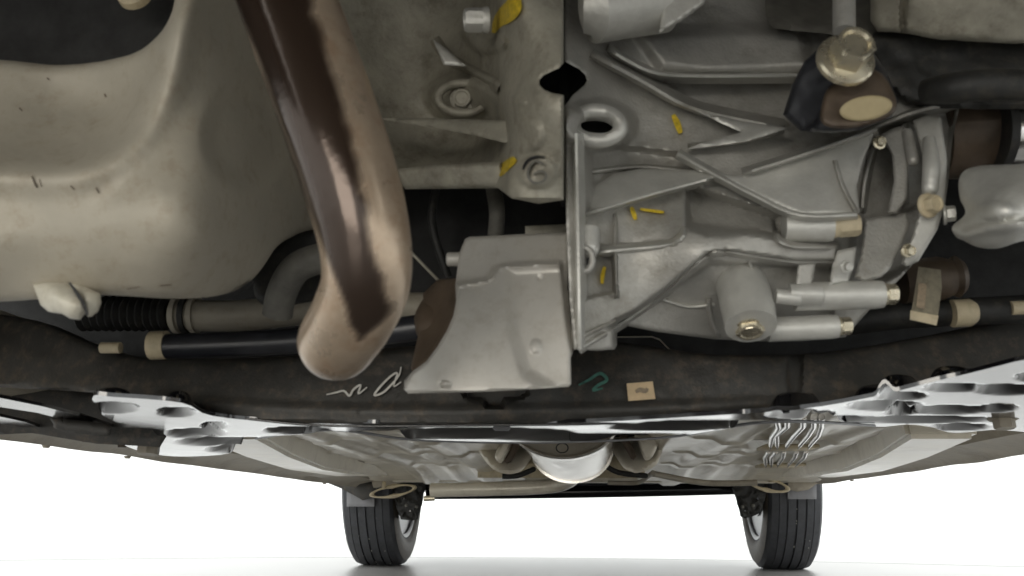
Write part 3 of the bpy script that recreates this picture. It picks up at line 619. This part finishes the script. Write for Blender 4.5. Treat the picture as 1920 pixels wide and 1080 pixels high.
uo = catmull([(176, 742), (210, 744), (340, 755), (400, 780), (560, 792), (900, 794), (1100, 792), (1300, 781), (1500, 767), (1650, 741), (1800, 704), (1990, 672),
              (1990, 800), (1860, 806), (1790, 812), (1740, 800), (1700, 796), (1640, 800), (1540, 786), (1440, 792), (1250, 820), (1050, 828), (900, 828), (760, 822), (640, 808), (560, 815), (500, 818), (470, 826), (430, 850), (340, 856), (280, 850), (236, 836), (222, 820), (214, 795), (178, 766)], 4)
dims = [(205, 765, 60, 10, .010), (330, 772, 40, 9, .01), (400, 798, 26, 8, .01), (365, 812, 62, 9, .012), (430, 828, 110, 8, .012), (560, 806, 70, 6, .012), (440, 842, 60, 6, .010), (150, 800, 90, 9, .012), (60, 770, 130, 10, .010), (10, 800, 60, 9, .01), (240, 812, 70, 9, .01),
        (900, 812, 190, 10, .012), (1130, 820, 230, 7, .010), (1250, 800, 120, 6, .010), (720, 816, 120, 7, .01), (1340, 795, 150, 7, .01), (1500, 776, 70, 7, .012), (1660, 760, 75, 9, .012), (1780, 768, 80, 8, .012), (1730, 786, 140, 6, .012), (1690, 772, 30, 6, .01), (1890, 730, 70, 10, .012), (1790, 726, 60, 8, .010), (1870, 765, 40, 7, .01), (1950, 706, 50, 9, .01), (1570, 785, 70, 5, .01), (1690, 742, 50, 8, .01), (1800, 800, 60, 6, .01)]
us = underside('lower_sheet', uo, zc, GLOSS, sf, 5, dim=dims, label='glossy black lower sheet of the subframe mirroring the white studio')
tube('front_lip', [P(x, y, .755) for x, y in [(380, 775), (560, 795), (700, 799), (900, 797), (1100, 795), (1300, 785), (1480, 772)]], 2.6*pxm(.75), GLOSS, sf, 10, 'flat', 8, 'rolled front lip of the subframe')
rl = [Q(x, y, z) for x, y, z in [(480, 822, .248), (620, 806, .246), (760, 823, .245), (900, 829, .245), (1050, 829, .245), (1250, 820, .245), (1440, 791, .246), (1640, 798, .255)]]
tube('rear_lip', rl, .0014, LIP, sf, 10, 'flat', 8, 'rolled rear lip of the subframe')  # pale paint puts the bright edge highlight into the lip
for x, y, s, z, lab in ((280, 836, 30, .25, 'large flanged bolt at the left end of the subframe'), (1882, 792, 26, .262, 'large flanged bolt at the right end of the subframe')):
    q = Q(x, y, z); k = pxm(q.y)
    bolt(q+Vector((0, 0, .006)), (0, -.12, -1), s*k*.72, s*k*.85, SILL, sf, 'subframe_bolt', lab, 1.45, False)
box('clip', tuple(P(924, 806, .79)), tuple(P(957, 794, .80)), GREYP, sf, 'small grey clip under the middle of the subframe', .001)
# arms and plates at the left and right ends
relief('arm_cavity', [(-120, 690), (200, 735), (330, 790), (300, 838), (180, 832), (60, 812), (-120, 820)], .99, FRAME, car, 6, .05, 8, label='dark pocket behind the left arms')
for poly, lab in (([(-80, 735), (0, 746), (80, 762), (150, 780), (212, 800), (214, 804), (150, 795), (70, 774), (0, 763), (-80, 752)], 'long pale tapering edge of the left arm'),
                  ([(-80, 772), (0, 781), (50, 792), (80, 803), (60, 805), (20, 797), (-80, 786)], 'short pale edge below the left arm')):
    underside('control_arm', poly, lambda q: np.full(len(q), .256), GLOSS, car, 5, label=lab)
relief('arm_plate', catmull([(95, 782), (130, 786), (200, 795), (208, 808), (195, 818), (110, 806), (100, 794)], 4), .90, FRAME, car, 6, .03, 6)

# ---------------- sills
def sweep(name, sec0, Y0, sec1, Y1, m, parent, n=24, label=None, wob=0, bevel=0):
    bm = bmesh.new(); rings = []
    for i in range(n+1):
        t = i/n; y = Y0+(Y1-Y0)*t
        rings.append([bm.verts.new((a[0]+(b[0]-a[0])*t, y, a[1]+(b[1]-a[1])*t+wob*noise.noise(Vector((a[0]*3, y*6, k))))) for k, (a, b) in enumerate(zip(sec0, sec1))])
    k = len(sec0)
    for a, b in zip(rings, rings[1:]):
        for j in range(k): bm.faces.new((a[j], a[(j+1) % k], b[(j+1) % k], b[j]))
    bm.faces.new(rings[0]); bm.faces.new(rings[-1][::-1])
    return done(name, bm, m, parent, label, 30, bevel)
for s, xo, z0, lab in ((-1, -.735, .256, 'long brownish left sill tapering away to the rear wheel'), (1, .716, .268, 'long brownish right sill tapering away to the rear wheel')):
    x = xo; sec = [(x, z0), (x-s*.018, z0-.004), (x-s*.030, z0+.006), (x-s*.085, z0+.018), (x-s*.10, z0+.035), (x-s*.16, z0+.045), (x-s*.16, .36), (x, .36)]
    sl_ = sweep('sill', sec, .55, sec, 2.93, SILL, car, 40, lab, .003)
    for k in range(3):
        p = Vector((x-s*.05, 1.25+.10*k, z0+.010)); turned('drain_plug', p, (0, 0, -1), [(0, .007), (.006, .006)], BROWN, sl_, 12)
    for yy in (1.22, 1.45, 2.6): turned('jack_notch', (x-s*.01, yy, z0-.002), (0, 0, -1), [(0, .006), (.004, .004)], SILL, sl_, 8)

# ---------------- floor pan and rails
bm = bmesh.new(); nx, ny = 150, 190; X0, X1, Y0, Y1 = -.70, .68, 1.12, 3.0; grid = []
def fz(x, y):
    xc = x-CX; z = .302
    t = max(0, 1-abs(xc)/.17); z += .075*min(1, t*2.5)                    # tunnel
    for sx, wd, dz in ((.27, .035, -.010), (.36, .02, -.005), (.46, .03, -.010)):      # pressed beads along the car
        q = 1-abs(abs(xc)-sx)/wd
        if q > 0: z += dz*min(1, q*2)
    for k, yy in enumerate((1.5, 1.85, 2.25)):
        q = 1-max(abs(abs(xc)-.315)/.03, abs(y-yy)/.10)
        if q > 0: z += .006*min(1, q*3)
    for yy in (1.68, 2.05, 2.45):
        q = 1-abs(y-yy)/.018
        if q > 0 and abs(xc) > .2: z -= .004*min(1, q*2)
    z -= .0008*noise.noise(Vector((x*7, y*5, 0)))+.0003*noise.noise(Vector((x*25, y*18, 3)))
    z -= .030*max(0, min(1, (y-2.55)/.3))
    return z
for j in range(ny+1):
    grid.append([bm.verts.new((X0+(X1-X0)*i/nx, Y0+(Y1-Y0)*j/ny, fz(X0+(X1-X0)*i/nx, Y0+(Y1-Y0)*j/ny))) for i in range(nx+1)])
for j in range(ny):
    for i in range(nx): bm.faces.new((grid[j][i], grid[j+1][i], grid[j+1][i+1], grid[j][i+1]))
fp = done('floor_pan', bm, FLOORP, car, 'pale grey underbody floor pan with pressed beads', 60)
def rail(path, wd, ht, m, name, lab, bev=.006, z1=.33):
    bm = bmesh.new(); rings = []
    for (x, y, z) in path:
        rings.append([bm.verts.new(p) for p in ((x-wd/2-.012, y, z1), (x-wd/2, y, z), (x+wd/2, y, z), (x+wd/2+.012, y, z1))])
    for a, b in zip(rings, rings[1:]):
        for j in range(4): bm.faces.new((a[j], a[(j+1) % 4], b[(j+1) % 4], b[j]))
    bm.faces.new(rings[0]); bm.faces.new(rings[-1][::-1])
    return done(name, bm, m, car, lab, 30, bev)
for s, lab in ((-1, 'left'), (1, 'right')):
    c = CX
    rail([(c+s*.46, 1.22, .262), (c+s*.535, 1.6, .262), (c+s*.60, 2.05, .262), (c+s*.615, 2.5, .268), (c+s*.60, 2.85, .285)], .085, 0, FLOORP, 'side_rail', f'pale box rail along the {lab} side of the underbody')
box('rear_crossmember', (-.60, 2.86, .268), (.575, 2.96, .33), FLOORP, car, 'pale rear crossmember', .01)
bm = bmesh.new(); bmesh.ops.create_cube(bm, size=1)

for sg, lab, body, strp, face in (
  (-1, 'left', [(885, 800), (892, 834), (908, 862), (925, 880), (942, 887), (959, 889), (978, 883), (990, 868), (1002, 850), (1006, 820), (1000, 800)],
     [(960, 820), (959, 838), (945, 864), (950, 869), (958, 867), (974, 838), (982, 820)], [(940, 815), (936, 833), (928, 852), (930, 862), (937, 868), (945, 863), (958, 834), (958, 815)]),
  (1, 'right', [(1136, 800), (1140, 826), (1147, 842), (1158, 862), (1170, 878), (1182, 884), (1195, 887), (1217, 880), (1232, 870), (1240, 850), (1250, 826), (1250, 800)],
     [(1160, 815), (1165, 828), (1183, 860), (1188, 863), (1194, 856), (1180, 826), (1176, 815)], [(1190, 815), (1196, 828), (1206, 858), (1213, 863), (1224, 856), (1236, 828), (1238, 815)])):
    tb = relief('tunnel_brace', catmull(body, 3), Depth([(900, 830, 2.02), (960, 880, 1.98), (1000, 830, 2.06), (1150, 830, 2.06), (1190, 880, 1.98), (1240, 830, 2.02), (1070, 820, 2.1)]), FLOORP, car, 12, .25, 5, .96, label=f'pale rounded brace on the {lab} of the muffler')
    relief('ribbed_strip', strp, 1.96, BROWN, tb, 2, .03, 4, label='dark ribbed strip on the brace')
    relief('brace_face', catmull(face, 2), 1.95, FLOORP, tb, 6, .03, 4)
# muffler
def ellring(bm, c, rx, rz, seg=56): return [bm.verts.new(c+Vector((rx*math.cos(a), 0, rz*math.sin(a)))) for a in (2*math.pi*k/seg for k in range(seg))]
bm.free(); bm = bmesh.new()
c0 = P(1055, 783, 1.62); c1 = P(1072, 842, 2.35)
rx0, rz0 = 104*pxm(1.62), 74*pxm(1.62); rx1, rz1 = 74*pxm(2.35), 60*pxm(2.35)
def mring(t, s, off=0): return ellring(bm, c0.lerp(c1, t)+Vector((0, off, 0)), (rx0+(rx1-rx0)*t)*s, (rz0+(rz1-rz0)*t)*s)
rs = [mring(0, .95, 0), mring(0, .99, -.004), mring(0, 1.03, 0), mring(0, 1.03, .012), mring(.012, .985, .012)]+[mring(t/8, .985) for t in range(1, 8)]+[mring(.985, .985), mring(.985, 1.04), mring(1, 1.04), mring(1, .9)]
for a, b in zip(rs, rs[1:]):
    for k in range(56): bm.faces.new((a[k], a[(k+1) % 56], b[(k+1) % 56], b[k]))
bm.faces.new(rs[-1])
mf = done('muffler', bm, ALU, car, 'bright rounded muffler hanging in the centre tunnel')
bm = bmesh.new()
rs = [mring(0, .95, 0), mring(0, .93, .010), mring(0, .6, .004), mring(0, .3, 0)]
for a, b in zip(rs, rs[1:]):
    for k in range(56): bm.faces.new((a[k], a[(k+1) % 56], b[(k+1) % 56], b[k]))
bm.faces.new(rs[-1]); done('end_cap', bm, SILL, mf, 'dull grey end cap of the muffler')
ringpx('cap_mark', 1054, 840, 11, 9, 1.2, 1.60, FRAME, mf)
tp = tube('tail_pipe', [P(1075, 880, 2.45), P(1075, 895, 2.6), P(1050, 908, 2.70), P(1000, 914, 2.72), P(900, 917, 2.73), P(808, 919, 2.74)], [13*pxm(2.7)]*6, FLOORP, car, 24, 'flat', 8, 'dull grey exhaust tube running across behind the muffler')
tube('tail_pipe', [P(795, 935, 2.8), P(815, 934, 2.8)], [5*pxm(2.8)]*2, ZINC, car, 12, label='small pale pipe end near the left wheel')
# heat shield mesh, black rubber hangers
box('ribbed_plate', (-.30, 2.62, .27), (.16, 2.63, .33), BEIGE, car, 'fine ribbed beige plate behind the muffler')
for s, pp in ((1, [(942, 893), (970, 892), (1000, 880)]), (2, [(1130, 870), (1160, 886), (1210, 892)])):
    tube('rubber_hanger', [P(x, y, 2.45) for x, y in pp], 5*pxm(2.45), BLACK, car, 12, 'round', 5, 'black rubber hanger left of the muffler' if s == 1 else 'black rubber hanger right of the muffler')
# rear beam and bumper
tube('rear_beam', [P(800, 925, 3.2), P(950, 924, 3.2), P(1100, 922, 3.2), P(1250, 919, 3.2), P(1400, 915, 3.2)], .020, RIM, car, 24, 'flat', 5, 'glossy black rear axle beam')
box('rear_bumper', (-.70, 3.55, .262), (.66, 3.9, .44), TUBEB, car, 'dark lower edge of the rear bumper', .015)
# brake and fuel lines
for k, (x0, x1, x2) in enumerate([(1462, 1437, 1446), (1480, 1456, 1458), (1510, 1490, 1473), (1530, 1516, 1497), (1545, 1535, 1516)]):
    pth = [Q(x0-6, 782, .288), Q(x0-2, 800, .288), Q((x0+x1)/2-2, 818, .288), Q(x2-2, 838, .288)] if k < 1 else [Q(x0-4, 782, .288), Q(x0-4, 798, .288), Q(x1, 815, .288), Q(x2-1, 838, .288)]
    tube('brake_line', pth, .0044, CHROME, car, 10, 'flat', 0, ['leftmost of the five upper bent metal lines', 'second from the left of the five upper bent metal lines', 'middle one of the five upper bent metal lines', 'fourth from the left of the five upper bent metal lines', 'rightmost of the five upper bent metal lines'][k])
for k, (x0, x1, x2) in enumerate([(1441, 1434, 1436), (1455, 1446, 1446), (1470, 1468, 1457), (1494, 1490, 1476), (1512, 1508, 1490)]):
    tube('brake_line', [Q(x0, 846, .288), Q(x1, 857, .288), Q(x2, 873, .288)], .0046, CHROME, car, 10, 'flat', 0)
box('line_clip', tuple(Q(1436, 839, .284)), tuple(Q(1524, 843, .284)+Vector((0, .04, .006))), BEIGE, car, 'upper pale clip holding the metal lines', .001)
box('line_clip', tuple(Q(1431, 873, .284)), tuple(Q(1500, 876, .284)+Vector((0, .04, .006))), BEIGE, car, 'lower pale clip holding the metal lines', .001)
tube('parking_cable', [P(1140, 905, 2.6), P(1195, 905, 2.6), P(1215, 893, 2.5), P(1224, 886, 2.4)], .006, SILL, car, 12, 'flat', 5)
tube('parking_cable', [P(1224, 888, 2.5), P(1320, 905, 2.6), P(1420, 905, 2.6)], .008, SILL, car, 12, 'flat', 5, 'dull cable running to the right wheel')

# hooks beside the wheels
def hook(cx, cy, rx, ry, rot, Y, lab):
    ringpx('tie_down_hook', cx, cy, rx, ry, 4.4, Y, BEIGE, car, rot, lab)
hook(737, 921, 41, 9, -.17, 2.86, 'beige oval hook beside the left rear wheel')
hook(1440, 909, 38, 10, .22, 2.86, 'beige oval hook beside the right rear wheel')
box('hook_bracket', tuple(P(716, 916, 2.84)), tuple(P(724, 903, 2.85)), BEIGE, car, None, .001)
box('hook_bracket', tuple(P(1442, 904, 2.84)), tuple(P(1452, 888, 2.85)), BEIGE, car, None, .001)
# trailing arms
for s, pp in ((-1, [(700, 906), (760, 893), (840, 890)]), (1, [(1490, 895), (1420, 886), (1370, 890)])):
    tube('trailing_arm', [P(x, y, 2.95) for x, y in pp], .018, SILL, car, 16, 'flat', 5, 'dull trailing arm near the %s rear wheel' % ('left' if s < 0 else 'right'))

# ---------------- rear wheels
def tyre_part(parent, cx, s):
    Rr, W = .300, .176; bm = bmesh.new(); prof = []
    half = [(0, -.008), (.0028, -.008), (.0032, 0), (.026, -.001), (.0264, -.008), (.031, -.008), (.0314, -.0012), (.052, -.003), (.0524, -.007), (.054, -.007), (.0544, -.004), (.074, -.010), (.083, -.024), (.088, -.045), (.0885, -.066), (.085, -.085), (.081, -.089), (.080, -.093), (.076, -.100), (.070, -.106)]
    full = [(-w_, r_) for w_, r_ in half[::-1]]+[(w_, r_) for w_, r_ in half[1:]]
    rings = []; N_ = 96
    for k in range(N_):
        a = 2*math.pi*k/N_; ring = []
        for w_, dr in full:
            r = Rr+dr; zz = math.sin(a)*r
            flat = -.2975
            if zz < flat: zz = flat
            ring.append(bm.verts.new((cx+w_, AX+math.cos(a)*r, .2975+zz)))
        rings.append(ring)
    m = len(full)
    for k in range(N_):
        a, b = rings[k], rings[(k+1) % N_]
        for j in range(m-1): bm.faces.new((a[j], a[j+1], b[j+1], b[j]))
    ty = done('tyre', bm, TYRE, parent, None, 28)
    bm = bmesh.new(); rings = []; i_ = -s
    for w_, dr in [(.0846, -.023), (.0898, -.045), (.0903, -.066), (.0868, -.0855), (.0835, -.0886), (.0828, -.0925)]:
        rings.append([bm.verts.new((cx+i_*w_, AX+math.cos(a)*(Rr+dr), .2975+max(math.sin(a)*(Rr+dr), -.2975))) for a in (2*math.pi*k/96 for k in range(96))])
    for a, b in zip(rings, rings[1:]):
        for k in range(96): bm.faces.new((a[k], a[(k+1) % 96], b[(k+1) % 96], b[k]))
    for k in range(96):
        if k % 3: continue
        a = 2*math.pi*k/96; rr2 = Rr-.030; q = Vector((cx+i_*.0875, AX+math.cos(a)*rr2, .2975+math.sin(a)*rr2))
        if q.z > .01:
            d_ = Vector((0, math.cos(a), math.sin(a)))*.007; e_ = Vector((0, -math.sin(a), math.cos(a)))*.0015; o_ = Vector((i_*.0025, 0, 0))
            vs = [bm.verts.new(q+d_+e_+o_*.2), bm.verts.new(q+d_-e_+o_*.2), bm.verts.new(q-d_-e_+o_), bm.verts.new(q-d_+e_+o_)]; bm.faces.new(vs)
    done('sidewall', bm, RUBD, parent, 'dusty brown inner sidewall', 50)
    return ty
AX = 3.30
for s, xc in ((-1, CX-.690), (1, CX+.662)):
    wh = bpy.data.objects.new('rear_wheel', None); col.objects.link(wh); wh.parent = car
    wh['label'] = 'left rear wheel with ribbed tyre standing on the white floor' if s < 0 else 'right rear wheel with ribbed tyre standing on the white floor'
    tyre_part(wh, xc, s)
    inn = -s    # inward direction
    c = Vector((xc, AX, .2975)); ax = Vector((inn, 0, 0))
    turned('rim_lip', c+ax*.070, ax, [(0, .194), (.010, .200), (.012, .203), (.012, .199), (.006, .190), (-.02, .186), (-.05, .183), (-.05, .180)], LIP, wh, 72)
    turned('rim_ring', c+ax*-.02, ax, [(0, .1775), (.012, .1795), (.012, .176), (0, .174)], CHROME, wh, 72)
    # open barrel, black inside, with a spoked disc further out
    bm = bmesh.new(); pr_ = [(.068, .189), (.02, .178), (-.03, .174), (-.05, .12), (-.055, .05), (-.055, .001)]; rings = []
    for h, r in pr_: rings.append([bm.verts.new(c+ax*h+Vector((0, math.cos(a)*r, math.sin(a)*r))) for a in (2*math.pi*k/64 for k in range(64))])
    for a, b in zip(rings, rings[1:]):
        for k in range(64): bm.faces.new((a[k], a[(k+1) % 64], b[(k+1) % 64], b[k]))
    done('rim', bm, RIM, wh)
    turned('brake_drum', c+ax*.0, ax, [(-.03, .10), (.03, .125), (.075, .125), (.078, .118), (.085, .06), (.12, .05)], RIM, wh, 40)
    for k in range(26):     # grit caught in the grooves and sipes at the shoulder
        a = R(-88+random.random()*70); rr_ = .2995-.003; w_ = random.choice((-.032, .032, .008, -.008, .0, .045))
        p = c+Vector((w_, -math.cos(a)*rr_, math.sin(a)*rr_))
        if k < 14: turned('grit', p, (0, -1, 0), [(-.002, .001), (0, .0022), (.002, .001)], CHALK, wh, 6)
    # suspension carrier with ragged outline
    x0 = xc+inn*.10
    kn = relief('wheel_carrier', ([(738, 900), (800, 895), (795, 925), (792, 945), (786, 962), (784, 972), (778, 976), (752, 974), (744, 955), (738, 930)] if s < 0 else [(1386, 898), (1436, 893), (1436, 930), (1428, 960), (1412, 968), (1396, 972), (1388, 968), (1384, 950), (1378, 930), (1372, 915)]), 3.02, BLACK, car, 5, .2, 4, .9, label='black wheel carrier on the inner side of the %s wheel' % ('left' if s < 0 else 'right'), rough=.01)
    for k in range(4):
        p = kn.matrix_world @ P((758, 762, 770, 781)[k] if s < 0 else (1420, 1412, 1396, 1392)[k], (935, 948, 958, 950)[k], 3.0)
        turned('carrier_bolt', p, (0, -1, 0), [(-.004, .005), (.006, .005), (.008, .003)], DUSTB if k % 2 else RIM, kn, 8)
# grey mud flaps in front of the wheels
relief('mud_flap', [(650, 917), (702, 917), (702, 950), (650, 950)], 2.99, GREYP, car, 2, .02, 5, label='grey flap in front of the left rear tyre')
relief('mud_flap', [(1477, 900), (1531, 900), (1531, 936), (1477, 936)], 2.99, GREYP, car, 2, .02, 5, label='grey flap in front of the right rear tyre')
relief('arch_liner', [(600, 900), (705, 905), (704, 932), (680, 938), (668, 931), (640, 916)], 2.94, FRAME, car, 3, .03, 5, label='dark liner over the left rear tyre')
relief('arch_liner', [(1478, 893), (1560, 888), (1555, 902), (1530, 908), (1516, 918), (1495, 922), (1478, 918)], 2.94, SILL, car, 3, .03, 5, label='brownish liner over the right rear tyre')
